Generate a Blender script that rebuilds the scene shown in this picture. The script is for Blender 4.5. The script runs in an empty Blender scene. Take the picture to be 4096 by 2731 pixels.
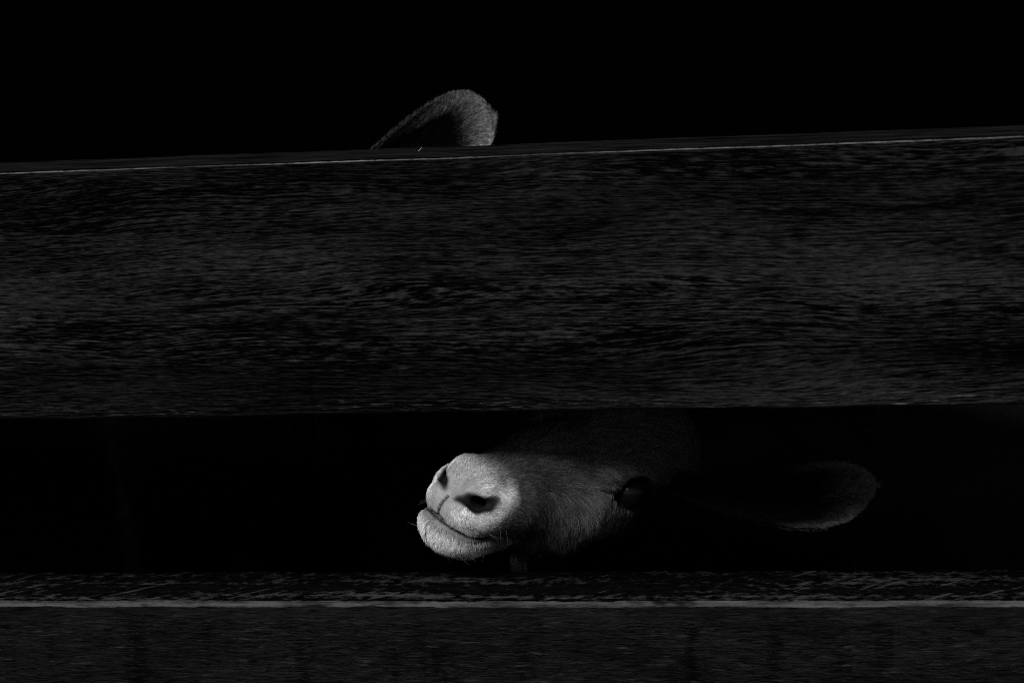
import bpy, math, random
import numpy as np
from mathutils import Matrix, Vector

C = bpy.context.scene
COL = C.collection
rng = np.random.default_rng(7)
random.seed(7)

# ------------------------------------------------------------------ camera
YAW, PITCH, ROLL = 0.19563, -0.17421, 0.05576
CAM = np.array([0.0, -1.5, 0.92924])

def rot(yaw, pitch, roll):
    cy, sy = math.cos(yaw), math.sin(yaw); cp, sp = math.cos(pitch), math.sin(pitch); cr, sr = math.cos(roll), math.sin(roll)
    return (np.array([[cy, -sy, 0], [sy, cy, 0], [0, 0, 1]]) @ np.array([[1, 0, 0], [0, cp, -sp], [0, sp, cp]])
            @ np.array([[cr, 0, sr], [0, 1, 0], [-sr, 0, cr]]))
M = rot(YAW, PITCH, ROLL)
cd = bpy.data.cameras.new('camera'); cam = bpy.data.objects.new('camera', cd); COL.objects.link(cam)
cam.matrix_world = Matrix(((M[0, 0], M[0, 2], -M[0, 1], CAM[0]), (M[1, 0], M[1, 2], -M[1, 1], CAM[1]),
                           (M[2, 0], M[2, 2], -M[2, 1], CAM[2]), (0, 0, 0, 1)))
cd.lens = 85; cd.sensor_width = 36; cd.clip_start = 0.02; cd.clip_end = 400
cd.dof.use_dof = True; cd.dof.focus_distance = 1.60; cd.dof.aperture_fstop = 8
C.camera = cam

# ------------------------------------------------------------------ daylight
SUN_TO = Vector((-0.25, -0.78, 0.59)).normalized()          # towards the sun: in front of the fence, a little left
elev = math.asin(SUN_TO.z); az = math.atan2(SUN_TO.x, SUN_TO.y)
w = bpy.data.worlds.new('World'); C.world = w; w.use_nodes = True
nt = w.node_tree; bg = nt.nodes['Background']
sky = nt.nodes.new('ShaderNodeTexSky'); sky.sky_type = 'NISHITA'; sky.sun_disc = False
sky.sun_elevation = elev; sky.sun_rotation = az
bw = nt.nodes.new('ShaderNodeRGBToBW')                       # the photograph is black and white
nt.links.new(sky.outputs[0], bw.inputs[0]); nt.links.new(bw.outputs[0], bg.inputs[0])
bg.inputs[1].default_value = 0.065
sl = bpy.data.lights.new('sun', 'SUN'); so = bpy.data.objects.new('sun', sl); COL.objects.link(so)
so.rotation_euler = SUN_TO.to_track_quat('Z', 'Y').to_euler()
sl.energy = 4.4; sl.angle = math.radians(10)
sl.color = (1, 1, 1)
C.view_settings.view_transform = 'Standard'; C.view_settings.look = 'None'
C.view_settings.exposure = 0; C.view_settings.gamma = 1
C.cycles.max_bounces = 6; C.cycles.filter_width = 1.0
C.cycles.use_denoising = False                              # keeps single hairs crisp; the light is simple enough

# ------------------------------------------------------------------ helpers
def link(name, data, parent=None):
    o = bpy.data.objects.new(name, data); COL.objects.link(o)
    if parent: o.parent = parent
    return o

def props(o, label=None, cat=None, group=None, kind=None):
    if label: o['label'] = label
    if cat: o['category'] = cat
    if group: o['group'] = group
    if kind: o['kind'] = kind
    return o

def mesh_obj(name, verts, faces, mat, parent=None, smooth=False, attrs=None):
    me = bpy.data.meshes.new(name)
    me.from_pydata([tuple(map(float, v)) for v in verts], [], [tuple(map(int, f)) for f in faces])
    if attrs:
        for k, v in attrs.items():
            a = me.attributes.new(k, 'FLOAT', 'POINT'); a.data.foreach_set('value', np.asarray(v, np.float32))
    if smooth: me.polygons.foreach_set('use_smooth', [True] * len(me.polygons))
    if mat: me.materials.append(mat)
    me.update()
    return link(name, me, parent)

def box(a, b):
    x0, y0, z0 = a; x1, y1, z1 = b
    v = [(x0, y0, z0), (x1, y0, z0), (x1, y1, z0), (x0, y1, z0), (x0, y0, z1), (x1, y0, z1), (x1, y1, z1), (x0, y1, z1)]
    f = [(0, 3, 2, 1), (4, 5, 6, 7), (0, 1, 5, 4), (1, 2, 6, 5), (2, 3, 7, 6), (3, 0, 4, 7)]
    return v, f

class NT:
    """tiny node-graph helper"""
    def __init__(s, name):
        s.m = bpy.data.materials.new(name); s.m.use_nodes = True; s.t = s.m.node_tree
        s.b = s.t.nodes['Principled BSDF']
    def n(s, typ, **k):
        o = s.t.nodes.new(typ)
        for a, v in k.items(): setattr(o, a, v)
        return o
    def put(s, sock, v):
        if isinstance(v, (int, float)): sock.default_value = v
        elif isinstance(v, (tuple, list)): sock.default_value = v
        else: s.t.links.new(v, sock)
    def math(s, op, a, b=0.0, c=0.0, clamp=False):
        o = s.n('ShaderNodeMath', operation=op, use_clamp=clamp)
        s.put(o.inputs[0], a); s.put(o.inputs[1], b); s.put(o.inputs[2], c)
        return o.outputs[0]
    def add(s, a, b): return s.math('ADD', a, b)
    def mul(s, a, b): return s.math('MULTIPLY', a, b)
    def coord(s):
        tc = s.n('ShaderNodeTexCoord'); sp = s.n('ShaderNodeSeparateXYZ'); s.t.links.new(tc.outputs['Object'], sp.inputs[0])
        return sp.outputs
    def vec(s, x, y, z):
        o = s.n('ShaderNodeCombineXYZ'); s.put(o.inputs[0], x); s.put(o.inputs[1], y); s.put(o.inputs[2], z); return o.outputs[0]
    def noise(s, v, scale=1.0, detail=3.0, rough=0.55, dist=0.0):
        o = s.n('ShaderNodeTexNoise'); s.t.links.new(v, o.inputs['Vector']); o.inputs['Scale'].default_value = scale
        o.inputs['Detail'].default_value = detail; o.inputs['Roughness'].default_value = rough; o.inputs['Distortion'].default_value = dist
        return o.outputs[0]
    def attr(s, name):
        return s.n('ShaderNodeAttribute', attribute_name=name).outputs['Fac']
    def ramp(s, f, stops):
        o = s.n('ShaderNodeValToRGB'); s.put(o.inputs[0], f); e = o.color_ramp.elements
        while len(e) < len(stops): e.new(0.5)
        for i, (p, c) in enumerate(stops):
            e[i].position = p; e[i].color = (c, c, c, 1)
        return o.outputs[0]
    def mr(s, v, a, b, c=0.0, d=1.0):
        o = s.n('ShaderNodeMapRange'); s.put(o.inputs[0], v)
        for i, x in enumerate((a, b, c, d)): s.put(o.inputs[i + 1], x)
        return o.outputs[0]
    def mix(s, f, a, b):
        o = s.n('ShaderNodeMix', data_type='FLOAT'); s.put(o.inputs[0], f); s.put(o.inputs[2], a); s.put(o.inputs[3], b); return o.outputs[0]
    def color(s, v): s.put(s.b.inputs['Base Color'], v)
    def set(s, rough=0.7, spec=0.2):
        s.put(s.b.inputs['Roughness'], rough); s.put(s.b.inputs['Specular IOR Level'], spec)
    def bump(s, h, dist, strength=1.0):
        o = s.n('ShaderNodeBump'); s.put(o.inputs['Height'], h); o.inputs['Distance'].default_value = dist; o.inputs['Strength'].default_value = strength
        s.t.links.new(o.outputs[0], s.b.inputs['Normal'])

def flat_mat(name, v, rough=0.8, spec=0.1, bscale=60, bd=0.002):
    k = NT(name); x, y, z = k.coord()
    n = k.noise(k.vec(x, y, z), bscale, 4)
    k.color(k.mul(k.mr(n, 0.3, 0.7, 0.6, 1.4), v)); k.set(rough, spec); k.bump(n, bd)
    return k.m

# ------------------------------------------------------------------ wood of the two boards
# 's' = signed distance (mm) across the board's face measured from the top front arris: <0 on top, >0 down the front
def upper_wood():
    k = NT('dark_stained_wood'); x, y, z = k.coord(); s = k.attr('s')
    warp = k.noise(k.vec(k.mul(x, 4.5), k.mul(s, 0.010), 0), 1, 1.5, 0.45)
    warp2 = k.noise(k.vec(k.mul(x, 2.1), k.mul(s, 0.02), 5), 1, 2, 0.5)
    v = k.add(s, k.add(k.mul(k.math('SUBTRACT', warp, 0.5), 16), k.mul(k.math('SUBTRACT', warp2, 0.5), 30)))
    wob = k.noise(k.vec(k.mul(x, 60), k.mul(s, 0.12), 9), 1, 2)
    v = k.add(v, k.mul(wob, 0.8))
    fine = k.noise(k.vec(k.mul(x, 66), k.mul(v, 1.4), 1), 1, 3, 0.68)          # short dark pores
    long = k.noise(k.vec(k.mul(x, 13), k.mul(v, 0.85), 2), 1, 5, 0.66)         # longer streaks
    patch = k.noise(k.vec(k.mul(x, 3.2), k.mul(s, 0.020), 3), 1, 6, 0.66)         # darker figure
    f = k.add(k.mul(fine, 0.90), k.add(k.mul(long, 0.65), k.mul(patch, 0.60)))
    streak = k.mr(f, 1.03, 1.18)
    wide = k.noise(k.vec(k.mul(x, 1.6), k.mul(s, 0.016), 77), 1, 3, 0.6)  # broad tone noise, offset picked to paint light fading towards the right
    split = k.math('ABSOLUTE', k.math('SUBTRACT', k.noise(k.vec(k.mul(x, 3.0), k.mul(v, 0.11), 33), 1, 2, 0.5), 0.5))
    streak = k.mul(streak, k.mr(split, 0.002, 0.008, 0.1, 1.0))
    tone = k.noise(k.vec(k.mul(x, 130), k.mul(v, 0.5), 4), 1, 3, 0.65)
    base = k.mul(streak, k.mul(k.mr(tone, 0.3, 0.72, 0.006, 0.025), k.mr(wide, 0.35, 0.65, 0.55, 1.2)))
    base = k.add(base, 0.0006)
    # worn, rubbed arris along the top, and flecks of bare wood along the bottom edge
    wn = k.noise(k.vec(k.mul(x, 120), k.mul(s, 0.3), 6), 1, 3, 0.7)
    wl = k.noise(k.vec(k.mul(x, 9), 0, 6), 1, 3, 0.6)
    edge = k.math('SUBTRACT', 1.0, k.mr(k.math('ABSOLUTE', k.add(s, k.mul(k.math('SUBTRACT', wn, 0.5), 0.7))), 0.15, 0.5), clamp=True)
    base = k.mix(edge, base, k.mul(k.mr(wl, 0.35, 0.65, 0.02, 0.14), k.mr(wn, 0.36, 0.6, 0.3, 1.1)))
    low = k.mr(s, 150, 163)
    fleck = k.noise(k.vec(k.mul(x, 45), k.mul(s, 0.8), 8), 1, 4, 0.7)
    fl2 = k.noise(k.vec(k.mul(x, 5), 0, 18), 1, 2)
    fm = k.mul(k.mr(fleck, 0.60, 0.70), k.mul(low, k.mr(fl2, 0.4, 0.6)))
    base = k.mix(fm, base, 0.16)
    base = k.mix(k.mr(s, 163.5, 166), base, 0.003)
    # top face: smoother, finer, a dark line just behind the arris
    topn = k.noise(k.vec(k.mul(x, 20), k.mul(s, 0.13), 12), 1, 5, 0.68)
    topl = k.noise(k.vec(k.mul(x, 5), k.mul(s, 0.08), 13), 1, 2)
    top = k.mul(k.mr(topn, 0.36, 0.7, 0.0015, 0.019), k.mr(topl, 0.3, 0.7, 0.5, 1.3))
    top = k.mul(top, k.mr(s, -9, -3, 1.0, 0.25))
    base = k.mix(k.mr(s, -0.9, -0.5, 1, 0), base, top)
    
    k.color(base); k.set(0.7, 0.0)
    k.bump(k.add(k.mul(f, 0.6), k.mul(tone, 0.4)), 0.0011)
    return k.m

def lower_wood():
    k = NT('rough_sawn_wood'); x, y, z = k.coord(); s = k.attr('s')
    # rough sawn face: short ripples, stronger in upright bands left by the saw
    band = k.noise(k.vec(k.mul(x, 40), k.mul(s, 0.006), 1), 1, 2, 0.6)
    bandm = k.mul(k.mr(band, 0.54, 0.70), 0.75)
    wv = k.noise(k.vec(k.mul(x, 60), k.mul(s, 0.2), 2), 1, 3)
    v = k.add(s, k.mul(wv, 5))
    rip = k.noise(k.vec(k.mul(x, 60), k.mul(v, 0.95), 3), 1, 4, 0.62)
    fib = k.noise(k.vec(k.mul(x, 55), k.mul(v, 1.1), 4), 1, 5, 0.72)
    start = k.mr(s, 7, 14)
    ripple = k.mul(rip, k.mul(k.mix(bandm, 0.35, 1.0), start))
    crack_shade = k.mul(k.mr(rip, k.mix(bandm, 0.43, 0.57), k.mix(bandm, 0.37, 0.48)), start)  # cracks, plus ripple shade painted darker since the bump shows weakly
    blot = k.noise(k.vec(k.mul(x, 12), k.mul(s, 0.05), 5), 1, 4, 0.65)
    front = k.mul(k.mr(fib, 0.36, 0.66, 0.0010, 0.0125), k.mr(blot, 0.3, 0.7, 0.6, 1.35))
    pale = k.mul(k.mr(k.noise(k.vec(k.mul(x, 40), k.mul(s, 0.35), 6), 1, 4, 0.6), 0.60, 0.70), start)
    front = k.mix(k.mul(pale, 0.6), front, 0.035)
    front = k.mix(k.mul(crack_shade, 0.9), front, 0.0015)
    bline = k.noise(k.vec(k.mul(x, 45), k.mul(s, 0.006), 11), 1, 2, 0.5)
    front = k.mul(front, k.mr(bline, 0.42, 0.30, 1.0, 0.92))
    # bare bevel
    en = k.noise(k.vec(k.mul(x, 60), k.mul(s, 0.3), 7), 1, 4, 0.65)
    es = k.add(s, k.mul(k.math('SUBTRACT', en, 0.5), 3.2))
    grit = k.noise(k.vec(k.mul(x, 500), k.mul(s, 1.6), 8), 1, 3, 0.7)
    mot = k.noise(k.vec(k.mul(x, 24), k.mul(s, 0.3), 9), 1, 6, 0.72)
    bev = k.mul(k.mr(grit, 0.3, 0.7, 0.75, 1.2), k.mr(mot, 0.38, 0.60, 0.012, 0.060))
    nick = k.noise(k.vec(k.mul(x, 17), k.mul(s, 0.05), 41), 1, 3, 0.6)
    bev = k.mul(bev, k.mr(nick, 0.45, 0.38, 1.0, 0.2))
    es = k.add(es, k.mul(k.math('SUBTRACT', k.noise(k.vec(k.mul(x, 14), 0, 42), 1, 5, 0.7), 0.5), 4.2))
    onbev = k.mul(k.mr(es, -1.7, -1.3), k.mr(es, 1.8, 2.3, 1, 0))
    # top: flaking stain over paler wood, slanting plane marks
    sc = k.add(k.mul(x, 150), k.mul(s, 1.0))
    xm = k.add(k.mul(x, 1000), s)
    diag = k.mr(k.noise(k.vec(k.mul(xm, 0.16), k.mul(k.math('SUBTRACT', k.mul(x, 1000), s), 0.012), 10), 1, 2, 0.5), 0.60, 0.72)
    flake = k.noise(k.vec(k.mul(x, 105), k.mul(s, 0.15), 14), 1, 6, 0.70)
    big = k.noise(k.vec(k.mul(x, 6), k.mul(s, 0.05), 15), 1, 3)
    tf = k.add(k.mul(flake, 0.75), k.add(k.mul(diag, 0.16), k.mul(big, 0.55)))
    top = k.add(k.mul(k.mr(tf, 0.68, 0.81), 0.044), k.mul(k.mr(flake, 0.3, 0.7), 0.006))
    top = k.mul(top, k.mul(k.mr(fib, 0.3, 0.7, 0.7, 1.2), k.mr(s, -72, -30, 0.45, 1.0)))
    gap = k.mr(k.math('ABSOLUTE', k.add(s, 3.6)), 0.6, 1.6)
    gl = k.mr(k.noise(k.vec(k.mul(x, 7), 0, 19), 1, 2), 0.42, 0.52)
    top = k.mul(top, k.mix(gl, 1.0, k.mix(gap, 0.15, 1.0)))
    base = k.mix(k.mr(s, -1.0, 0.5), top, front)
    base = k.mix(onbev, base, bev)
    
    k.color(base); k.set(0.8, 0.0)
    k.bump(k.add(ripple, k.mul(fib, 0.25)), 0.0045)
    return k.m

# ------------------------------------------------------------------ the fence
def vnoise(x, seed, f):
    r = np.random.default_rng(seed); o = 0
    for i in range(6): o = o + np.sin(x * f * (1.0 + 0.9 * i) + r.uniform(0, 6.28)) / (1 + i) * r.uniform(.5, 1)
    return o

def board(name, z0, z1, thick, bev, mat, parent, seed, x0=-1.05, x1=1.05):
    """A sawn plank with a worn top front arris; real bevel, slightly wavering edges."""
    bev_y, bev_z = bev
    pts = []                                                        # (y, z, s in mm)
    H = z1 - z0
    n = 14
    for i in range(n + 1):                                          # bottom, back to front
        pts.append((thick * (1 - i / n), z0, (H + thick * (1 - i / n)) * 1000))
    pts[-1] = (0.0012, z0 + 0.0002, H * 1000)
    pts.append((0.0, z0 + 0.0015, H * 1000 - 1.5))
    n = 60
    for i in range(1, n + 1):
        z = z0 + 0.0015 + (H - 0.0015 - bev_z) * i / n
        pts.append((0.0, z, (z1 - bev_z - z) * 1000 + bev_z * 500))
    pts.append((bev_y * .5, z1 - bev_z * .42, 0.0))
    pts.append((bev_y, z1, -bev_z * 500))
    n = 24
    for i in range(1, n + 1):
        y = bev_y + (thick - bev_y) * i / n
        pts.append((y, z1, -bev_z * 500 - (y - bev_y) * 1000))
    n = 10
    for i in range(1, n):
        pts.append((thick, z1 - H * i / n, -(thick + H * i / n) * 1000))
    P = np.array(pts); m = len(P)
    xs = np.linspace(x0, x1, 700)
    V = np.zeros((len(xs), m, 3)); V[:, :, 0] = xs[:, None]; V[:, :, 1] = P[None, :, 0]; V[:, :, 2] = P[None, :, 1]
    topw = np.clip((P[:, 1] - (z1 - 0.02)) / 0.02, 0, 1)[None]
    botw = np.clip(((z0 + 0.02) - P[:, 1]) / 0.02, 0, 1)[None]
    V[:, :, 2] += topw * (vnoise(xs, seed, 9) * 0.00030 + vnoise(xs, seed + 7, 60) * 0.00012)[:, None] + botw * (vnoise(xs, seed + 1, 14) * 0.00055 + vnoise(xs, seed + 5, 90) * 0.0002)[:, None]
    V[:, :, 1] += (vnoise(xs, seed + 2, 6) * 0.0004)[:, None] * (1 - topw * .5)
    bw_ = np.exp(-((P[:, 2]) / 2.5) ** 2)[None]
    V[:, :, 1] += bw_ * (vnoise(xs, seed + 3, 120) * 0.00015 + np.where(vnoise(xs, seed + 4, 35) > 1.6, 0.0005, 0))[:, None]
    verts = V.reshape(-1, 3); faces = []
    S = np.tile(P[:, 2], len(xs))
    idx = np.arange(len(xs) * m).reshape(len(xs), m)
    for j in range(m):
        j2 = (j + 1) % m
        a, b, c, d = idx[:-1, j], idx[:-1, j2], idx[1:, j2], idx[1:, j]
        faces.append(np.stack([a, d, c, b], 1))
    faces = np.concatenate(faces).tolist()
    faces.append(list(idx[0, :])); faces.append(list(idx[-1, ::-1]))
    return mesh_obj(name, verts, faces, mat, parent, False, {'s': S})

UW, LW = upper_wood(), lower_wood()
fence = link('wooden_fence', None); fence.location = (0, 0, 0)
props(fence, 'dark wooden fence of broad horizontal boards with a gap the goat looks through', 'fence')
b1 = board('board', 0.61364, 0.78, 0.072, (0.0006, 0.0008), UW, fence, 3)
b1['label'] = 'smooth dark stained upper board with a thin pale worn edge'
b2 = board('board', 0.320, 0.48721, 0.072, (0.0022, 0.0034), LW, fence, 11)
b2['label'] = 'rough sawn lower board with a pale bare bevel along its top'
b3 = board('board', 0.060, 0.225, 0.072, (0.0022, 0.0034), LW, fence, 21)
postm = flat_mat('post_wood', 0.02)
for px in (-1.02, 1.02):
    v, f = box((px - .05, 0.0745, -0.3), (px + .05, 0.17, 0.84)); mesh_obj('post', v, f, postm, fence)

# ------------------------------------------------------------------ setting: ground and the dark goat shed
gm = flat_mat('packed_earth', 0.06, 0.95, 0.05, 14, 0.01)
v = [(-150, -150, 0), (150, -150, 0), (150, 150, 0), (-150, 150, 0)]
props(mesh_obj('ground', v, [(0, 1, 2, 3)], gm), kind='structure')
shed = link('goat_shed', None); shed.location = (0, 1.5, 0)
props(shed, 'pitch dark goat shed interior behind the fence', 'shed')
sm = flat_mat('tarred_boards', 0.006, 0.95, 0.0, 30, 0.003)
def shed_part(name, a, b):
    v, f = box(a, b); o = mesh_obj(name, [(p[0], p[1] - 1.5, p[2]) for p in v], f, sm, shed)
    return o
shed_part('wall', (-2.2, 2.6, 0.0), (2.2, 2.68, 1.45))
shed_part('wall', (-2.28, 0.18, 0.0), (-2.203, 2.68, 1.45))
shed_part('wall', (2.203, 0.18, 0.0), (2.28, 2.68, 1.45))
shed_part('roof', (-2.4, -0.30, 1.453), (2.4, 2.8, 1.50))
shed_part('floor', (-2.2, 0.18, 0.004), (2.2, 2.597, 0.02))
shed_part('shade_eave', (-2.4, -0.33, 1.29), (2.4, -0.303, 1.50))  # unseen eave, added low to keep the second goat's body in shade

# ------------------------------------------------------------------ goats: signed-distance sculpting, then a surface-nets skin
def smin(a, b, k):
    h = np.clip(0.5 + 0.5 * (b - a) / k, 0, 1); return b + (a - b) * h - k * h * (1 - h)
def smax(a, b, k): return -smin(-a, -b, k)
def ell(x, y, z, c, r):
    px, py, pz = (x - c[0]) / r[0], (y - c[1]) / r[1], (z - c[2]) / r[2]
    k0 = np.sqrt(px * px + py * py + pz * pz) + 1e-6
    k1 = np.sqrt((px / r[0]) ** 2 + (py / r[1]) ** 2 + (pz / r[2]) ** 2) + 1e-6
    return k0 * (k0 - 1) / k1
def cap(x, y, z, a, b, r1, r2, sy=1.0):
    a = np.array(a, float); b = np.array(b, float)
    ax, ay, az_ = x - a[0], (y - a[1]) / sy, z - a[2]; d = b - a; d = np.array([d[0], d[1] / sy, d[2]])
    h = np.clip((ax * d[0] + ay * d[1] + az_ * d[2]) / (d @ d), 0, 1)
    return np.sqrt((ax - d[0] * h) ** 2 + (ay - d[1] * h) ** 2 + (az_ - d[2] * h) ** 2) - (r1 + (r2 - r1) * h)

def mouth_h(a):
    return np.interp(a, [-6, -3, 2, 10, 20, 32, 41, 45, 50], [-14.2, -14.8, -16.7, -19.3, -21, -22, -21.3, -18, -12])

def nostril(A, L, H):
    off = np.where(L < 0, 1.0, 0.0); L = np.where(L < 0, -1.22 * L, L)                                # the far nostril is drawn half shut
    n = cap(A, L, H, (2.0, 7.0, 1.7), (5.0, 13.0, 3.0), 1.1, 2.5)
    n = smin(n, cap(A, L, H, (5.0, 13.0, 3.0), (9, 18.8, 2.0), 2.5, 3.7), 1.2)
    n = smin(n, cap(A, L, H, (9, 18.8, 2.0), (14, 22.6, 4.4), 3.7, 3.1), 1.5)
    n = smin(n, cap(A, L, H, (14, 22.6, 4.6), (18, 24.0, 9.0), 2.4, 1.6), 2.0)
    n = smin(n, cap(A, L, H, (8, 16, 2.4), (27, 12, 2), 3.4, 5.4), 2.0)
    return n + off

def head_sdf(A, L, H):
    """millimetres; A runs back from the nose, L sideways (mirrored), H towards the crown"""
    s = np.where(L < 0, -1.0, 1.0); L = np.abs(L)
    d = cap(A, L, H, (29, 0, 4.0), (78, 0, 9), 17.5, 27, 1.08)                 # bridge of the nose and face
    d = smin(d, cap(A, L, H, (78, 0, 9), (135, 0, 18), 27, 38, 1.0), 12)
    d = smin(d, ell(A, L, H, (148, 0, 30), (40, 37, 34)), 14)                   # crown
    d = smin(d, ell(A, L, H, (110, 24, 8), (34, 19, 20)), 14)                   # cheek
    d = smin(d, ell(A, L, H, (116, 33, 33), (24, 12, 9)), 10)                   # brow
    d = smin(d, cap(A, L, H, (60, 14, 2), (98, 28, 6), 13, 12), 10)
    up = ell(A, L, H, (14.0, 0, -9), (17.0, 20.5, 12.5))                         # upper lip
    up = smin(up, ell(A, L, H, (14.5, 10, -7), (16.5, 12, 12.5)), 3)              # its two lobes
    up = smin(up, ell(A, L, H, (32, 13, -8), (20, 12, 14.5)), 8)
    up = smin(up, ell(A, L, H, (19.5, 9.0, 7.5), (14.0, 10.5, 12.5)), 3)                  # alar dome over the nostril
    up = smin(up, ell(A, L, H, (24, 19.3, -2.4), (16.0, 8.8, 12.4)), 4)                # outer rim of the nostril
    up = smin(up, ell(A, L, H, (48, 14, -3), (20, 14, 19)), 10)
    d = smin(d, up, 6)
    # lower jaw and chin
    j = ell(A, L, H, (14.5, 0, -22.5), (21, 21, 16))
    j = smin(j, cap(A, L, H, (24, 0, -27.5), (60, 0, -22), 13, 13, 1.35), 6)
    j = smin(j, cap(A, L, H, (58, 8, -19), (90, 16, -13), 14, 14), 10)
    j = smin(j, cap(A, L, H, (90, 16, -13), (125, 24, 4), 14, 14), 14)
    j = smin(j, cap(A, L, H, (74, 0, -26), (84, 0, -56), 5.0, 2.0), 4)              # beard tuft
    d = smin(d, j, 3 + 9 * np.clip((A - 35) / 25, 0, 1))
    # the lips part along a curved sheet that only cuts a little way in
    slit = np.abs(H - mouth_h(A)) - (0.95 + np.clip((A - 12) / 30, 0, 1) * 1.2)
    slit = np.maximum(np.maximum(slit, A - 45), -d - 3.5 - np.clip(A / 8, 0, 5))
    d = smax(d, -slit, 2.2)
    # philtrum: groove between the lip lobes, widening to the wet nose above
    g = np.maximum(np.maximum(np.abs(L) - 0.95, np.maximum(H + 1.0, -H - 17)), -d - 1.6)
    d = smax(d, -g, 1.6)
    d = smax(d, -cap(A, L, H, (0.0, 0, 8), (12, 0, 30), 2.4, 3.0), 4.5)
    d = smax(d, np.where(H > 0, (1.2 + 0.76 * H + 0.006 * L * L - 2.8 * np.exp(-((L - 10) / 4.5) ** 2) - A) * 0.80, -3.0), 3.0)    # the front of the nose slants back
    # nostril: comma slit under the alar dome, running out and up, opening into a deep passage
    d = smax(d, -nostril(A, L * s, H), 2.2)
    # eye socket
    d = smax(d, -ell(A, L, H, (114, 47, 18), (17, 12, 12)), 4)
    d = smin(d, ell(A, L, H, (114, 33.0, 18), (18.5, 13.5, 16.5)), 4)
    d = smax(d, -ell(A, L, H, (118, 48, 18.3), (19, 13.5, 10.6)), 2)
    d = smax(d, -cap(A, L, H, (92, 41.0, 21), (108, 48, 21), 1.6, 4), 1.5)           # inner corner
    # beard wattle below the jaw
    return d

class Pose:
    def __init__(s, T, B, k): s.T, s.B, s.k = np.array(T), np.array(B), k
    def w(s, a, l, h): return s.T + s.B @ (np.array([a, l, h]) * s.k / 1000.0)
    def loc(s, P):
        q = (P - s.T) @ s.B * (1000.0 / s.k); return q[..., 0], q[..., 1], q[..., 2]

def body_prims(pose, o, f, height):
    """capsules in metres for neck, trunk and legs. o: middle of the chest, f: heading (unit, horizontal)"""
    f = np.array([f[0], f[1], 0.0]); f /= np.linalg.norm(f); u = np.array([0, 0, 1.0]); l = np.cross(u, f); o = np.array(o, float)
    P = []
    q = lambda a, b, c: o + f * a + l * b + u * c
    nb = pose.w(158, 0, 16); nm = (pose.w(185, 0, -22) * .55 + q(.06, 0, .08) * .45)
    P += [(nb, nm, .034, .050), (nm, q(.07, 0, .05), .052, .085)]
    P += [(q(.06, 0, .0), q(-.16, 0, .0), .115, .13), (q(-.16, 0, .0), q(-.40, 0, .02), .13, .11), (q(0, 0, .08), q(-.38, 0, .06), .07, .07)]
    g = -o[2]
    for sgn in (-1, 1):
        P += [(q(.04, sgn * .055, -.02), q(.01, sgn * .07, g + .26), .05, .026), (q(.01, sgn * .07, g + .26), q(.02, sgn * .07, g + .13), .024, .015),
              (q(.02, sgn * .07, g + .13), q(.025, sgn * .07, g + .04), .013, .014), (q(.025, sgn * .07, g + .045), q(.04, sgn * .07, g + .015), .016, .018)]
        P += [(q(-.38, sgn * .05, .0), q(-.33, sgn * .075, g + .25), .075, .036), (q(-.33, sgn * .075, g + .25), q(-.43, sgn * .07, g + .17), .03, .016),
              (q(-.43, sgn * .07, g + .17), q(-.41, sgn * .07, g + .045), .015, .014), (q(-.41, sgn * .07, g + .045), q(-.395, sgn * .07, g + .015), .017, .018)]
    P.append((q(-.48, 0, .07), q(-.53, 0, .02), .022, .012))
    return P

def goat_sdf(pose, prims, extra=None):
    def f(X, Y, Z, head=True):
        d = None
        for i, (a, b, r1, r2) in enumerate(prims):
            e = cap(X, Y, Z, a, b, r1, r2)
            d = e if d is None else smin(d, e, 0.03)
        return d
    def h(X, Y, Z):
        sc = 1000.0 / pose.k; B = pose.B; x, y, z = X - pose.T[0], Y - pose.T[1], Z - pose.T[2]
        A = (x * B[0, 0] + y * B[1, 0] + z * B[2, 0]) * sc
        L = (x * B[0, 1] + y * B[1, 1] + z * B[2, 1]) * sc
        Hh = (x * B[0, 2] + y * B[1, 2] + z * B[2, 2]) * sc
        return head_sdf(A, L, Hh) * pose.k / 1000.0
    return f, h

def axis(lo, hi, flo, fhi, fine, grow=1.12, mx=0.014):
    c = list(np.arange(flo, fhi, fine)); st = fine; x = c[-1]
    while x < hi: st = min(st * grow, mx); x += st; c.append(x)
    st = fine; x = c[0]; pre = []
    while x > lo: st = min(st * grow, mx); x -= st; pre.append(x)
    return np.array(pre[::-1] + c)

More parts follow.
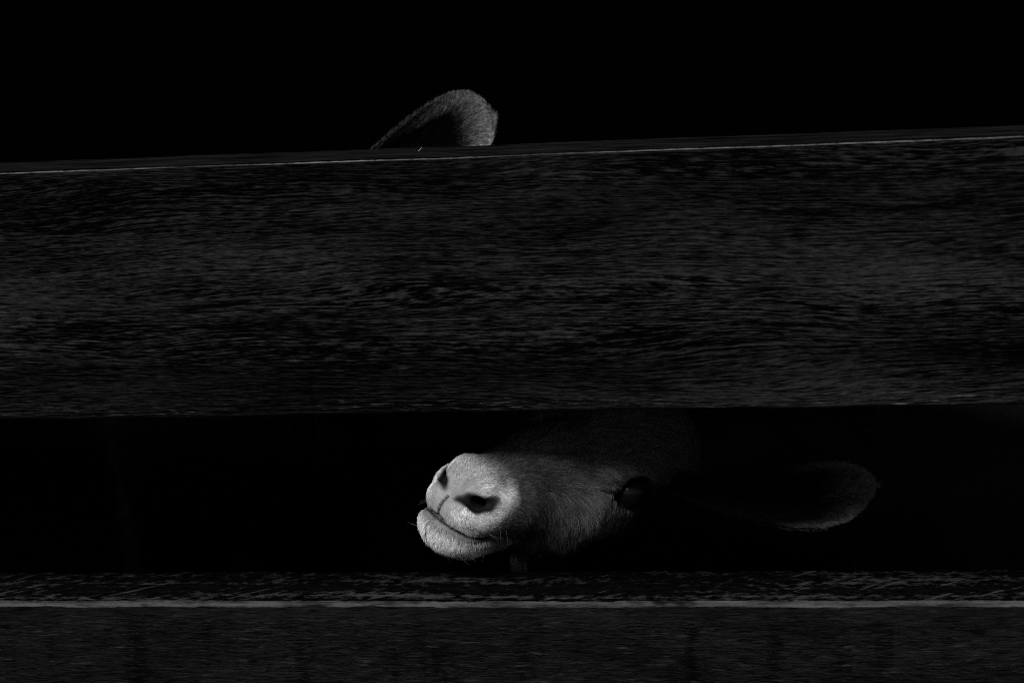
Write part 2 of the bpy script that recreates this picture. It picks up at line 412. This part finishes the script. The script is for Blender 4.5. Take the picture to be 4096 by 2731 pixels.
def surface_nets(xs, ys, zs, D):
    ins = D < 0
    cnt = np.zeros((len(xs) - 1, len(ys) - 1, len(zs) - 1), np.int8)
    for i in (0, 1):
        for j in (0, 1):
            for k in (0, 1):
                cnt += ins[i:ins.shape[0] - 1 + i, j:ins.shape[1] - 1 + j, k:ins.shape[2] - 1 + k]
    act = (cnt > 0) & (cnt < 8); I = np.argwhere(act); idm = -np.ones(act.shape, np.int64); idm[act] = np.arange(len(I))
    corner = [(i, j, k) for i in (0, 1) for j in (0, 1) for k in (0, 1)]
    dv = [D[I[:, 0] + c[0], I[:, 1] + c[1], I[:, 2] + c[2]] for c in corner]
    cv = [np.stack([xs[I[:, 0] + c[0]], ys[I[:, 1] + c[1]], zs[I[:, 2] + c[2]]], 1) for c in corner]
    acc = np.zeros((len(I), 3)); n = np.zeros(len(I))
    for a in range(8):
        for b in range(a + 1, 8):
            if sum(abs(corner[a][t] - corner[b][t]) for t in range(3)) != 1: continue
            cr = (dv[a] < 0) != (dv[b] < 0); t = np.where(cr, dv[a] / np.where(cr, dv[a] - dv[b], 1), 0)
            acc += np.where(cr[:, None], cv[a] + (cv[b] - cv[a]) * t[:, None], 0); n += cr
    V = acc / n[:, None]; F = []
    for ax in range(3):
        o1, o2 = [(1, 2), (2, 0), (0, 1)][ax]
        sl0 = [slice(None)] * 3; sl1 = [slice(None)] * 3
        sl0[ax] = slice(0, -1); sl1[ax] = slice(1, None)
        a = ins[tuple(sl0)]; b = ins[tuple(sl1)]; E = np.argwhere(a != b)
        E = E[(E[:, o1] > 0) & (E[:, o2] > 0) & (E[:, o1] < act.shape[o1]) & (E[:, o2] < act.shape[o2])]
        s = a[E[:, 0], E[:, 1], E[:, 2]]
        def cell(d1, d2):
            e = E.copy(); e[:, o1] -= d1; e[:, o2] -= d2; return idm[e[:, 0], e[:, 1], e[:, 2]]
        q = np.stack([cell(1, 1), cell(0, 1), cell(0, 0), cell(1, 0)], 1)
        q = np.where(s[:, None], q, q[:, ::-1]); F.append(q)
    return V, np.concatenate(F)

def grad(fn, P, e=0.0004):
    x, y, z = P[:, 0], P[:, 1], P[:, 2]
    g = np.stack([fn(x + e, y, z) - fn(x - e, y, z), fn(x, y + e, z) - fn(x, y - e, z), fn(x, y, z + e) - fn(x, y, z - e)], 1)
    return g / (np.linalg.norm(g, axis=1, keepdims=True) + 1e-12)

def skin(pose, prims, fine):
    fb, fh = goat_sdf(pose, prims)
    pts = np.array([p for pr in prims for p in pr[:2]]); 
    hb = np.array([pose.w(a, l, h) for a in (-12, 195) for l in (-56, 56) for h in (-56, 82)])
    lo = np.minimum(pts.min(0) - .16, hb.min(0)); hi = np.maximum(pts.max(0) + .16, hb.max(0)); lo[2] = min(lo[2], -0.02)
    ax = [axis(lo[i], hi[i], hb[:, i].min(), hb[:, i].max(), fine) for i in range(3)]
    X, Y, Z = (a.astype(np.float32) for a in ax)
    D = fb(X[:, None, None], Y[None, :, None], Z[None, None, :]).astype(np.float32)
    sl = [slice(np.searchsorted(ax[i], hb[:, i].min() - .01), np.searchsorted(ax[i], hb[:, i].max() + .01)) for i in range(3)]
    Hd = fh(X[sl[0]][:, None, None], Y[sl[1]][None, :, None], Z[sl[2]][None, None, :])
    sub = D[sl[0], sl[1], sl[2]]; D[sl[0], sl[1], sl[2]] = smin(sub, Hd, 0.012)
    V, F = surface_nets(ax[0], ax[1], ax[2], D)
    full = lambda x, y, z: smin(fb(x, y, z), fh(x, y, z), 0.012)
    # pull the head's vertices exactly onto the sculpted surface
    A, L, H = pose.loc(V); near = (A < 185)
    for _ in range(2):
        P = V[near]; d = full(P[:, 0], P[:, 1], P[:, 2]); g = grad(full, P)
        V[near] = P - g * np.clip(d, -0.0012, 0.0012)[:, None]
    return V, F, full

def ear_surface(base, tip, up, bend, width, curl, prof, twist=0.0):
    """returns fn(u, v) -> point and fn -> opening normal; u 0..1 root to tip, v -1..1 across"""
    base, tip, up, bend = (np.array(t, float) for t in (base, tip, up, bend))
    ax_ = tip - base; Ln = np.linalg.norm(ax_); ax_ /= Ln; up = up - ax_ * (up @ ax_); up /= np.linalg.norm(up); op = np.cross(ax_, up)
    if op @ np.array([0, -1, 0]) < 0: op = -op
    def P(u, v):
        u = np.asarray(u, float); v = np.asarray(v, float)
        wd = width * np.interp(u, prof[0], prof[1])
        ang = v * curl * np.interp(u, [0, .3, .7, 1], [1.5, 1.15, .75, .25])
        cu = np.maximum(curl * np.interp(u, [0, .3, .7, 1], [1.5, 1.15, .75, .25]), 1e-3)
        a = np.sin(ang) / cu * wd; b = (1 - np.cos(ang)) / cu * wd
        tw = twist * u; a2 = a * np.cos(tw) - b * np.sin(tw); b2 = a * np.sin(tw) + b * np.cos(tw)
        return base + ax_ * (u * Ln)[..., None] + up * a2[..., None] + op * b2[..., None] + bend * (u * (1 - u) * 4)[..., None]
    def N(u, v):
        e = 1e-3; du = P(np.clip(np.add(u, e), 0, 1), v) - P(np.clip(np.subtract(u, e), 0, 1), v); dv = P(u, np.add(v, e)) - P(u, np.subtract(v, e))
        n = np.cross(du, dv); n /= np.linalg.norm(n, axis=-1, keepdims=True) + 1e-12
        sg = np.sign((n @ op).mean()) or 1; return n * sg
    return P, N

def ear_mesh(P, N, th=0.0011, nu=60, nv=30):
    u = np.linspace(0, 1, nu); v = np.linspace(-1, 1, nv); U, Vv = np.meshgrid(u, v, indexing='ij')
    p = P(U, Vv); n = N(U, Vv); t = th * (1 + 0.5 * np.exp(-((np.abs(Vv) - .88) / .13) ** 2) - 1.2 * np.abs(Vv) ** 12)[..., None] * (1 - 0.6 * U ** 6)[..., None]
    a = (p + n * t).reshape(-1, 3); b = (p - n * t).reshape(-1, 3); m = nu * nv
    idx = np.arange(m).reshape(nu, nv); F = []
    q = np.stack([idx[:-1, :-1], idx[1:, :-1], idx[1:, 1:], idx[:-1, 1:]], -1).reshape(-1, 4)
    F += [q, q[:, ::-1] + m]
    for e in (idx[:, 0], idx[::-1, -1]):
        F.append(np.stack([e[:-1], e[:-1] + m, e[1:] + m, e[1:]], 1))
    e = idx[-1, :]; F.append(np.stack([e[:-1], e[:-1] + m, e[1:] + m, e[1:]], 1))
    return np.concatenate([a, b]), np.concatenate(F)

# fur --------------------------------------------------------------------
def swirl(P, s, seed):
    r = np.random.default_rng(seed); o = np.zeros((len(P), 3))
    for i in range(7):
        k = r.normal(size=3) * s * (0.6 + 0.35 * i); ph = r.uniform(0, 6.28, 3)
        o += np.sin((P @ k)[:, None] + ph) * (1 / (1 + .35 * i))
    return o / 2.5

def strands(root, n, dirv, length, lift, rad, tint, seg=5, curve=0.35, messy=0.12, clump=0.45, per=6):
    """root Nx3, n normals, dirv tangent-ish flow; returns arrays for hair curves"""
    t = dirv - n * np.sum(dirv * n, 1)[:, None]; t /= np.linalg.norm(t, axis=1, keepdims=True) + 1e-9
    t = t + rng.normal(size=t.shape) * messy
    t -= n * np.sum(t * n, 1)[:, None]; t /= np.linalg.norm(t, axis=1, keepdims=True) + 1e-9
    u = np.linspace(0, 1, seg); pts = np.zeros((len(root), seg, 3)); pts[:, 0] = root
    side = np.cross(n, t); bow = rng.normal(size=len(root)) * curve
    for i in range(1, seg):
        lf = lift * (1 - 0.55 * u[i])
        d = t * np.cos(lf)[:, None] + n * np.sin(lf)[:, None] + side * (bow * (u[i] - .3))[:, None]
        d /= np.linalg.norm(d, axis=1, keepdims=True)
        pts[:, i] = pts[:, i - 1] + d * (length / (seg - 1))[:, None]
    if clump > 0 and len(root) > 500:
        from mathutils.kdtree import KDTree
        m = max(len(root) // per, 1); g = rng.choice(len(root), m, replace=False); kd = KDTree(m)
        for q_, gi in enumerate(g): kd.insert(root[gi], q_)
        kd.balance()
        near = np.array([kd.find(p)[1] for p in root.tolist()]); gi = g[near]
        wgt = (clump * u ** 1.3)[None, :, None]; guide = pts[gi] + (root - root[gi])[:, None, :] * 0.15 * 1.0
        own = pts; pts = own * (1 - wgt) + guide * wgt
        tint = tint * np.exp(rng.normal(size=m)[near] * np.where(tint > .25, .16, .32))
    R = rad[:, None] * np.array([1.0, .95, .8, .55, .12])[None, :seg]
    return pts, R, tint

def fur_object(name, sets, mat, parent):
    pts = np.concatenate([s[0] for s in sets]); R = np.concatenate([s[1] for s in sets]); T = np.concatenate([s[2] for s in sets])
    hc = bpy.data.hair_curves.new(name); hc.add_curves([pts.shape[1]] * len(pts))
    hc.attributes['position'].data.foreach_set('vector', pts.astype(np.float32).ravel())
    a = hc.attributes.get('radius') or hc.attributes.new('radius', 'FLOAT', 'POINT'); a.data.foreach_set('value', R.astype(np.float32).ravel())
    t = hc.attributes.new('tint', 'FLOAT', 'CURVE'); t.data.foreach_set('value', T.astype(np.float32))
    hc.materials.append(mat); return link(name, hc, parent)

def hair_mat():
    k = NT('goat_hair'); t = k.attr('tint'); k.color(t); k.set(0.55, k.math('MINIMUM', k.mul(t, 0.6), 0.15)); return k.m
def skin_mat():
    k = NT('goat_skin'); x, y, z = k.coord(); t = k.attr('tint')
    n = k.noise(k.vec(x, y, z), 900, 3, 0.6); n2 = k.noise(k.vec(x, y, z), 160, 3, 0.6)
    k.color(k.mul(t, k.mul(k.mr(n, 0.3, 0.7, 0.82, 1.15), k.mr(n2, 0.3, 0.7, 0.8, 1.2)))); k.set(0.5, k.math('MINIMUM', k.mul(t, 0.8), 0.4))
    k.bump(k.add(k.mul(n, 0.5), n2), 0.0006); return k.m
def eye_mat():
    k = NT('dark_wet_eye'); x, y, z = k.coord()
    slot = k.math('LESS_THAN', k.add(k.math('POWER', k.mul(x, 130), 2), k.math('POWER', k.mul(z, 330), 2)), 1.0)
    r = k.math('SQRT', k.add(k.math('POWER', x, 2), k.math('POWER', z, 2)))
    iris = k.mr(r, 0.0130, 0.0150, 0.002, 0.006)
    k.color(k.mix(slot, iris, 0.002)); k.set(0.04, 0.13); k.put(k.b.inputs['Coat Weight'], 0.0); k.put(k.b.inputs['Coat Roughness'], 0.02); return k.m
HAIR, SKIN, EYE = hair_mat(), skin_mat(), eye_mat()

def sstep(x, a, b):
    t = np.clip((x - a) / (b - a), 0, 1); return t * t * (3 - 2 * t)

def coat(A, L, H, P, dark=1.0):
    """hair albedo of the head: white muzzle, fawn cheek, dark forehead"""
    nz = swirl(P, 90, 5)[:, 0] * 0.5
    a = np.abs(L)
    dist = np.sqrt((A - 10) ** 2 + (a - 10) ** 2 * .8 + (H - 2) ** 2 * .8) + nz * 3
    cheek = 0.050 + 0.055 * np.exp(-((A - 88) / 14) ** 2 - ((H - 4) / 12) ** 2)
    fore = 0.032
    t = cheek + (fore - cheek) * sstep(H + nz * 4, 17, 31)
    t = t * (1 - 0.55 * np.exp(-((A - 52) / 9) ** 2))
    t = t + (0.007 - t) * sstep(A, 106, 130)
    t = t + (0.36 - t) * (1 - sstep(dist, 13, 29))
    ns = nostril(A, L, H); t = t + (0.72 - t) * .75 * np.exp(-((ns - 6) / 3.2) ** 2) * sstep(A, 6, 14) * (A < 34)
    t = t + (0.78 - t) * .8 * np.exp(-((A - 4) / 9) ** 2 - ((a - 16) / 6) ** 2 - ((H + 4) / 8) ** 2)  # white lip lobes, brightened further to carry the light they catch
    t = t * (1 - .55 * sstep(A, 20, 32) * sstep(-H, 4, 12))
    t = t * (1 - .5 * np.exp(-((A - 8) / 7) ** 2 - ((a - 7) / 7) ** 2 - ((H - 8) / 6) ** 2))
    sp = np.sin(A * 2.1 + np.sin(a * 1.3) * 1.2) * np.sin(a * 2.3 + np.sin(A * 1.1) * 1.4)
    t = np.where((A < 34) & (H < -3) & (H > mouth_h(A) + 1.2) & (sp > .52), t * .10, t)
    t = np.where(H > 19, t + (0.05 - t) * sstep(H + nz * 2, 21, 27) , t)
    t = np.where((A < 45) & (H < mouth_h(A)), np.minimum(np.maximum(t, 0.30 - .22 * sstep(A, 14, 36)), 0.30), t)
    t = np.where(A < 45, t + (0.50 * (1 - sstep(A, 20, 42)) + 0.07 - t) * sstep(mouth_h(A) - H, 4.0, 7.5), t)
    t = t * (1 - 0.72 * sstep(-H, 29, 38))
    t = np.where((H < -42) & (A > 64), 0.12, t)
    return np.clip(t * dark, 0.004, 0.85)

def build_goat(name, label, T, B, k, chest, heading, fine, ears, n_head, n_body, dark):
    pose = Pose(T, B, k); prims = body_prims(pose, chest, heading, 0.6)
    V, F, full = skin(pose, prims, fine)
    A, L, H = pose.loc(V); aL = np.abs(L)
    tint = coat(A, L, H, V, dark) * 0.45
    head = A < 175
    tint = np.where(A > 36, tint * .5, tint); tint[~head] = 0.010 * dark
    nose = np.exp(-((A - 2) / 8) ** 2 - (aL / 9) ** 2 - ((H - 2) / 8) ** 2)
    bare = (A < 18) & (H > -22)
    tint = np.where(head, tint + (0.20 * dark - tint) * (1 - sstep(A, 20, 36)) * sstep(H, -20, -17), tint)
    lip = head & (A < 42) & (H < mouth_h(A) + 1.0) & (H > mouth_h(A) - 7.5)
    tint = np.where(lip, (0.12 - .08 * sstep(A, 8, 30)) * dark, tint)
    seam = head & (aL < 1.1) & (H < -1) & (A < 6) & (H > -15); tint = np.where(seam, 0.045 * dark, tint)  # shade of the philtrum groove painted into the skin
    nn = nostril(A, L, H); tint = np.where(head & (A < 40), tint + (0.008 - tint) * (1 - sstep(nn, 0.0, 3.6)), tint)  # nostril shade put into the skin tint, fading out around the rim
    tint = np.where(head & (A > 84) & (A < 104) & (aL > 20) & (np.abs(H - 19.5) < 1.3 + .05 * (A - 84)), 0.004, tint)
    slit = head & (A < 46) & (np.abs(H - mouth_h(A)) < 1.6); tint = np.where(slit, 0.04, tint)  # dark between the lips painted as tint along the mouth crease
    eyer = np.sqrt(((A - 115) / 1.25) ** 2 + (H - 17.5) ** 2); eyem = head & (eyer < 17.5) & (aL > 12); tint = np.where(eyem, 0.008, tint)
    VV, FF, TT = [V], [F], [tint]; off = len(V)
    for (P_, N_, et) in ears:
        v, f = ear_mesh(P_, N_); VV.append(v); FF.append(f + off); off += len(v); TT.append(np.full(len(v), 0.0025 if dark > .5 else 0.008 * dark))  # ear skin near black, shade of the cup put into its colour
    V2 = np.concatenate(VV); F2 = np.concatenate(FF); T2 = np.concatenate(TT)
    me = bpy.data.meshes.new('goat_body'); me.vertices.add(len(V2)); me.vertices.foreach_set('co', V2.astype(np.float32).ravel())
    me.loops.add(len(F2) * 4); me.loops.foreach_set('vertex_index', F2.astype(np.int32).ravel())
    me.polygons.add(len(F2)); me.polygons.foreach_set('loop_start', np.arange(len(F2), dtype=np.int32) * 4)
    me.polygons.foreach_set('use_smooth', np.ones(len(F2), bool)); me.update(calc_edges=True); me.validate()
    at = me.attributes.new('tint', 'FLOAT', 'POINT'); at.data.foreach_set('value', T2.astype(np.float32)); me.materials.append(SKIN)
    goat = link(name, me); props(goat, label, 'goat')
    # eyes
    for sg in (1, -1):
        u, v = 64, 60; sv, sf = [], []
        for i in range(v + 1):
            th = math.pi * i / v
            for j in range(u):
                ph = 2 * math.pi * j / u; q_ = 144 - 144 * math.sin(th) ** 2; cr_ = 12 * math.cos(th) + math.sqrt(q_) if q_ > 0 and math.cos(th) > 0 else 0
                rr = (max(18.0, cr_) if abs(18 - cr_) > 1 else 18 + (cr_ - 17) ** 2 / 4) / 1000
                sv.append((math.sin(th) * math.cos(ph) * rr, math.cos(th) * -rr, math.sin(th) * math.sin(ph) * rr))
        for i in range(v):
            for j in range(u): sf.append((i * u + j, i * u + (j + 1) % u, (i + 1) * u + (j + 1) % u, (i + 1) * u + j))
        e = mesh_obj('eye', sv, sf, EYE, goat, True)
        ex = pose.B[:, 0]; ey = -pose.B[:, 1] * sg; ez = np.cross(ex, ey) 
        c = pose.w(118, 27.0 * sg, 16.5)
        e.matrix_world = Matrix(((ex[0], ey[0], ez[0], c[0]), (ex[1], ey[1], ez[1], c[1]), (ex[2], ey[2], ez[2], c[2]), (0, 0, 0, 1)))
    # fur on the head and body
    q = V[F]; cen = q.mean(1); area = 0.5 * np.linalg.norm(np.cross(q[:, 2] - q[:, 0], q[:, 3] - q[:, 1]), axis=1)
    fA, fL, fH = pose.loc(cen)
    sets = []
    def sample(wt, n):
        p = wt / wt.sum(); i = rng.choice(len(F), n, p=p); a, b = rng.random(n), rng.random(n)
        Q = q[i]; return (Q[:, 0] * ((1 - a) * (1 - b))[:, None] + Q[:, 1] * (a * (1 - b))[:, None] + Q[:, 2] * (a * b)[:, None] + Q[:, 3] * ((1 - a) * b)[:, None])
    wt = area * (fA < 175) * np.where(fA < 45, 3.0, 1.0) * np.where(fL > -8, 1.0, np.where(fA < 30, .8, .25))
    R = sample(wt, n_head); N = grad(full, R); A, L, H = pose.loc(R); aL = np.abs(L); sg = np.where(L < 0, -1.0, 1.0)
    # flow field in head axes
    up = sstep(H, 6, 22); nf = np.stack([A - 2, aL * 1.0, (H - 2) * 1.0], 1); nf /= np.linalg.norm(nf, axis=1, keepdims=True)
    ck = np.stack([0.35 + 0 * A, 0.15 + 0 * A, -1.0 + 0 * A], 1); fo = np.stack([1 + 0 * A, 0.35 + 0 * A, 0.05 - 0.4 * sstep(A, 60, 100)], 1)
    fl = ck * (1 - up)[:, None] + fo * up[:, None]
    m = (1 - sstep(A, 32, 60))[:, None]; fl = nf * m + fl * (1 - m)
    around = np.stack([A - 115, 0 * A, H - 17.5], 1); ar = np.linalg.norm(around, axis=1, keepdims=True); around /= ar
    m = np.exp(-(ar / 24) ** 2) * (aL > 22)[:, None]; fl = fl * (1 - .7 * m) + around * .7 * m
    chin = (H < mouth_h(A) - 1) & (A < 50)
    cf = np.stack([0.25 + 0 * A, 0.45 * aL / 20, -1.0 + 0 * A], 1); fl = np.where(chin[:, None], cf, fl)
    fl[:, 1] *= sg
    fw = fl @ pose.B.T + swirl(R, 110, 3) * 0.10 + swirl(R, 420, 4) * 0.06
    ln = 3.4 + 9.0 * sstep(A, 25, 70) + 2.5 * sstep(-H, 15, 35) * sstep(A, 40, 70)
    ln = np.where(chin, 4.0 + 2.5 * sstep(-H, 28, 40), ln)
    d0 = np.sqrt((A - 4) ** 2 + (aL - 3) ** 2 + (H - 5) ** 2)
    ln *= 0.45 + 0.55 * sstep(d0, 8, 20)
    eyer = np.sqrt(((A - 115) / 1.25) ** 2 + (H - 17.5) ** 2)
    ln *= np.where(aL > 24, 0.35 + 0.65 * sstep(eyer, 14, 26), 1)
    ln *= rng.uniform(0.65, 1.15, len(A))
    lift = np.where(chin, 0.75, 0.30) + rng.normal(size=len(A)) * .10
    keep = np.ones(len(A), bool)
    pad = ((aL < 15) & (H > -4) & (H < 15) & (A < 17)) | ((aL + .6 * (-H) * .6 < 12) & (H < 0) & (H > -15) & (A < 4)) | ((aL < 5.5) & (H > -14) & (H < 14) & (A < 8)) | ((aL < 7) & (A < 6) & (H > -12))
    pr = rng.random(len(A)); keep &= ~pad | (pr < .12 * sstep(H, 2, 14) + .03)
    nsd = nostril(A, L, H); keep &= nsd > 1.0 + rng.random(len(A)) * 2.2; ln = np.where(A < 32, ln * (0.35 + 0.65 * sstep(nsd, 1, 6)), ln)
    keep &= ~((A < 42) & (H < mouth_h(A) + 0.8) & (H > mouth_h(A) - 4.6 + np.clip(A - 18, 0, 30) * .16 + rng.normal(size=len(A)) * .8 + swirl(R, 300, 12)[:, 0] * .8))
    keep &= ~((A < 34) & (H < -3) & (H > mouth_h(A) + 1.2) & (np.sin(A * 2.1 + np.sin(aL * 1.3) * 1.2) * np.sin(aL * 2.3 + np.sin(A * 1.1) * 1.4) > .52))
    keep &= ~((aL < 1.3) & (A < 8) & (H < 3))
    keep &= ~((aL > 26) & (eyer < np.where(H < 14, 10.5, 13.5))); keep &= ~((A > 84) & (A < 104) & (aL > 20) & (np.abs(H - 19.5) < 1.6))
    R, N, fw, ln, lift, A2, L2, H2 = (t[keep] for t in (R, N, fw, ln, lift, A, L, H))
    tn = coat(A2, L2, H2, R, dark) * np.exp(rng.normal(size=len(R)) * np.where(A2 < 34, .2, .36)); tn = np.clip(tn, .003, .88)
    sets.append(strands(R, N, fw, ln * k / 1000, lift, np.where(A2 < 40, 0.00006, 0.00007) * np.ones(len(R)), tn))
    # body
    wt = area * (fA >= 165); R = sample(wt, n_body); N = grad(full, R)
    f3 = -np.array([heading[0], heading[1], 0.9]); fw = np.tile(f3, (len(R), 1)) + swirl(R, 20, 8) * .3
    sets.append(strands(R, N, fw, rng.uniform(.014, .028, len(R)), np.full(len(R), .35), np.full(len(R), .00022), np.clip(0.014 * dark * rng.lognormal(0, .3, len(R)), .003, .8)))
    # ears
    for (P_, N_, et) in ears:
        n = et['n']
        for side in (1, -1):
            m_ = n if side == 1 else n // 2
            u = rng.random(m_) ** 0.85; v = rng.uniform(-1, 1, m_)
            if side == 1:
                rim = rng.random(m_) < .62; v = np.where(rim, np.sign(v) * (1 - rng.exponential(.13, m_)), v); v = np.clip(v, -1, 1)
                tipz = rng.random(m_) < .25; u = np.where(tipz, 1 - rng.exponential(.12, m_), u); u = np.clip(u, .01, 1)
            p = P_(u, v); nn = N_(u, v) * side; e = 1e-3
            du = P_(np.minimum(u + e, 1), v) - P_(np.minimum(u + e, 1) - 2 * e, v); du /= np.linalg.norm(du, axis=1, keepdims=True)
            dv = P_(u, v + e) - P_(u, v - e); dv /= np.linalg.norm(dv, axis=1, keepdims=True) + 1e-9
            fw = du * (1.0) + dv * (v * et['fan'])[:, None] + swirl(p, 120, 9) * .12
            lnn = np.where(side == 1, rng.uniform(.006, .012, m_) * (0.7 + .6 * (1 - np.abs(v))), rng.uniform(.004, .007, m_)) * (1 - .35 * u)
            tt = np.where(side == 1, et['inner'] + (et['rim'] - et['inner']) * np.maximum(np.where(v > 0, sstep(v, et.get('band', .6), et.get('band', .6) + .25), sstep(-v, .60, .92) * sstep(u, .2, .6)), sstep(u, .66, .92)), et['rim'])  # hair inside the ear near black: shadow of the upper rim painted in
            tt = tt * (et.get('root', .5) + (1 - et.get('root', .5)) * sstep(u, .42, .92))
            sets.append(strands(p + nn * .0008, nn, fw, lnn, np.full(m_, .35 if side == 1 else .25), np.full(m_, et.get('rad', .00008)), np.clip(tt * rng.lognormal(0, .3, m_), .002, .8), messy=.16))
    return goat, pose, V, F, full, sets

def at(px, py, y):                                           # a point of the photograph at depth y, used to read off real positions
    d = M @ np.array([(px - 1176) / 5553.3, 1.0, (784 - py) / 5553.3]); return CAM + d * (y - CAM[1]) / d[1]

# --- goat A, muzzle in the gap
BA = np.array([[0.5822, 0.7202, 0.3772], [0.7979, -0.5953, -0.0949], [-0.1562, -0.3562, 0.9213]])
TA = (-0.353, 0.030, 0.5525)
poseA = Pose(TA, BA, 1.092)
pf = ([0, .15, .35, .55, .73, .86, .94, .985, 1], [.34, .5, .78, .97, 1, .82, .54, .26, .05])
ebA = poseA.w(150, 40, 22)
earA = ear_surface(ebA, at(2002, 1116, .175), (-0.05, 0.35, 1), (0.0, 0.0, -0.010), .0245, 1.0, pf)
ebA2 = poseA.w(150, -40, 26)
earA2 = ear_surface(ebA2, ebA2 + np.array([-.06, .085, .03]), (0, 0.1, 1), (0, 0, 0), .021, 1.15, pf)
goatA, pA, VA, FA, fullA, setsA = build_goat(
    'goat', 'white nosed goat looking out through the gap between the two fence boards', TA, BA, 1.092,
    (0.03, 0.50, 0.43), (-0.55, -0.85), 0.0013,
    [(earA[0], earA[1], dict(n=12000, fan=.9, inner=.002, rim=.048, root=.04)), (earA2[0], earA2[1], dict(n=2500, fan=.9, inner=.01, rim=.02))],
    210000, 16000, 1.0)
# whiskers of the lips and chin
def whiskers():
    c = np.concatenate([rng.integers(0, len(VA), 200000)]); P = VA[c]; A, L, H = pA.loc(P)
    ok = (A < 34) & (H < -6) & (H > -44) & (np.abs(L) > 3) & (np.abs(H - mouth_h(A)) > 3); P = P[ok][:44]; N = grad(fullA, P); A, L, H = pA.loc(P)
    sg = np.where(L < 0, -1., 1.)
    fl = np.stack([0.3 + 0 * A, sg * .5, -0.7 + 0 * A], 1) @ pA.B.T
    return strands(P, N, fl, rng.uniform(.005, .015, len(P)), np.full(len(P), .75), np.full(len(P), .000032), np.full(len(P), .25), messy=.35, curve=.15)
setsA.append(whiskers())
fur_object('fur', setsA, HAIR, goatA)

# --- goat B behind the upper board, one ear showing above it
nB = np.array([0.30, -0.90, -0.30]); nB /= np.linalg.norm(nB); cB = -nB
hB = np.array([0, 0, 1.0]); hB = hB - cB * (hB @ cB); hB /= np.linalg.norm(hB); lB = np.cross(hB, cB); lB = lB if lB[0] > 0 else -lB
hB2 = hB * math.cos(.12) - lB * math.sin(.12); lB2 = lB * math.cos(.12) + hB * math.sin(.12)
BB = np.stack([cB, lB2, hB2], 1)
earbase = at(850, 385, .235)
TB = earbase - BB @ (np.array([155, 40, 46]) * .92 / 1000)
poseB = Pose(TB, BB, .92)
pfB = ([0, .2, .4, .6, .76, .86, .93, .97, .99, 1], [.45, .62, .80, .95, 1.0, .92, .76, .54, .32, .05])
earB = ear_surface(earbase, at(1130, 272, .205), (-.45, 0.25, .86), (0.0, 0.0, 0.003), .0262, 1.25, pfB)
eb2 = poseB.w(150, -40, 34)
earB2 = ear_surface(eb2, eb2 + np.array([-.085, .03, -.035]), (-.2, 0.2, .9), (0, 0, 0), .02, 1.2, pfB)
goatB, pB, VB, FB, fullB, setsB = build_goat(
    'goat', 'second goat hidden behind the upper board with only one furry ear showing above it', TB, BB, .92,
    (-0.66, 0.56, 0.50), (0.35, -0.9), 0.0030,
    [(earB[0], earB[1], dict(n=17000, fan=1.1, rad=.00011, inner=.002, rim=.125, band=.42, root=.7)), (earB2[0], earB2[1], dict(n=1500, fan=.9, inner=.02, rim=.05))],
    12000, 14000, 0.08)  # coat scaled almost black, shade behind the board put into its colour
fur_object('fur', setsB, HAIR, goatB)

# --- a tiny curl of wood left lying on the upper board
def shaving():
    V, F = [], []; n = 40
    for i in range(n):
        t = i / (n - 1); a = -0.6 + 3.0 * t; r = 0.0026 * (1 - .45 * t)
        x = t * 0.006 + r * math.cos(a) - .003; z = r * math.sin(a) + .0024
        wdt = 0.0009 * math.sin(math.pi * (0.12 + .8 * t)); y = .002 * t
        for dy, dz in ((-wdt, 0), (wdt, 0), (wdt, .00018), (-wdt, .00018)): V.append((x, y + dy, max(z, 0) + dz))
    for i in range(n - 1):
        for j in range(4): F.append((i * 4 + j, i * 4 + (j + 1) % 4, i * 4 + 4 + (j + 1) % 4, i * 4 + 4 + j))
    F += [(3, 2, 1, 0), (n * 4 - 4, n * 4 - 3, n * 4 - 2, n * 4 - 1)]
    o = mesh_obj('wood_shaving', V, F, flat_mat('pale_shaving', 0.45, .7, .1, 900, .0002), None, True)
    p = at(975, 341, 0.045); o.location = (p[0], 0.030, 0.7806); o.rotation_euler = (-.5, 0, .1)
    props(o, 'tiny pale curl of wood lying on top of the upper fence board', 'wood shaving')
shaving()
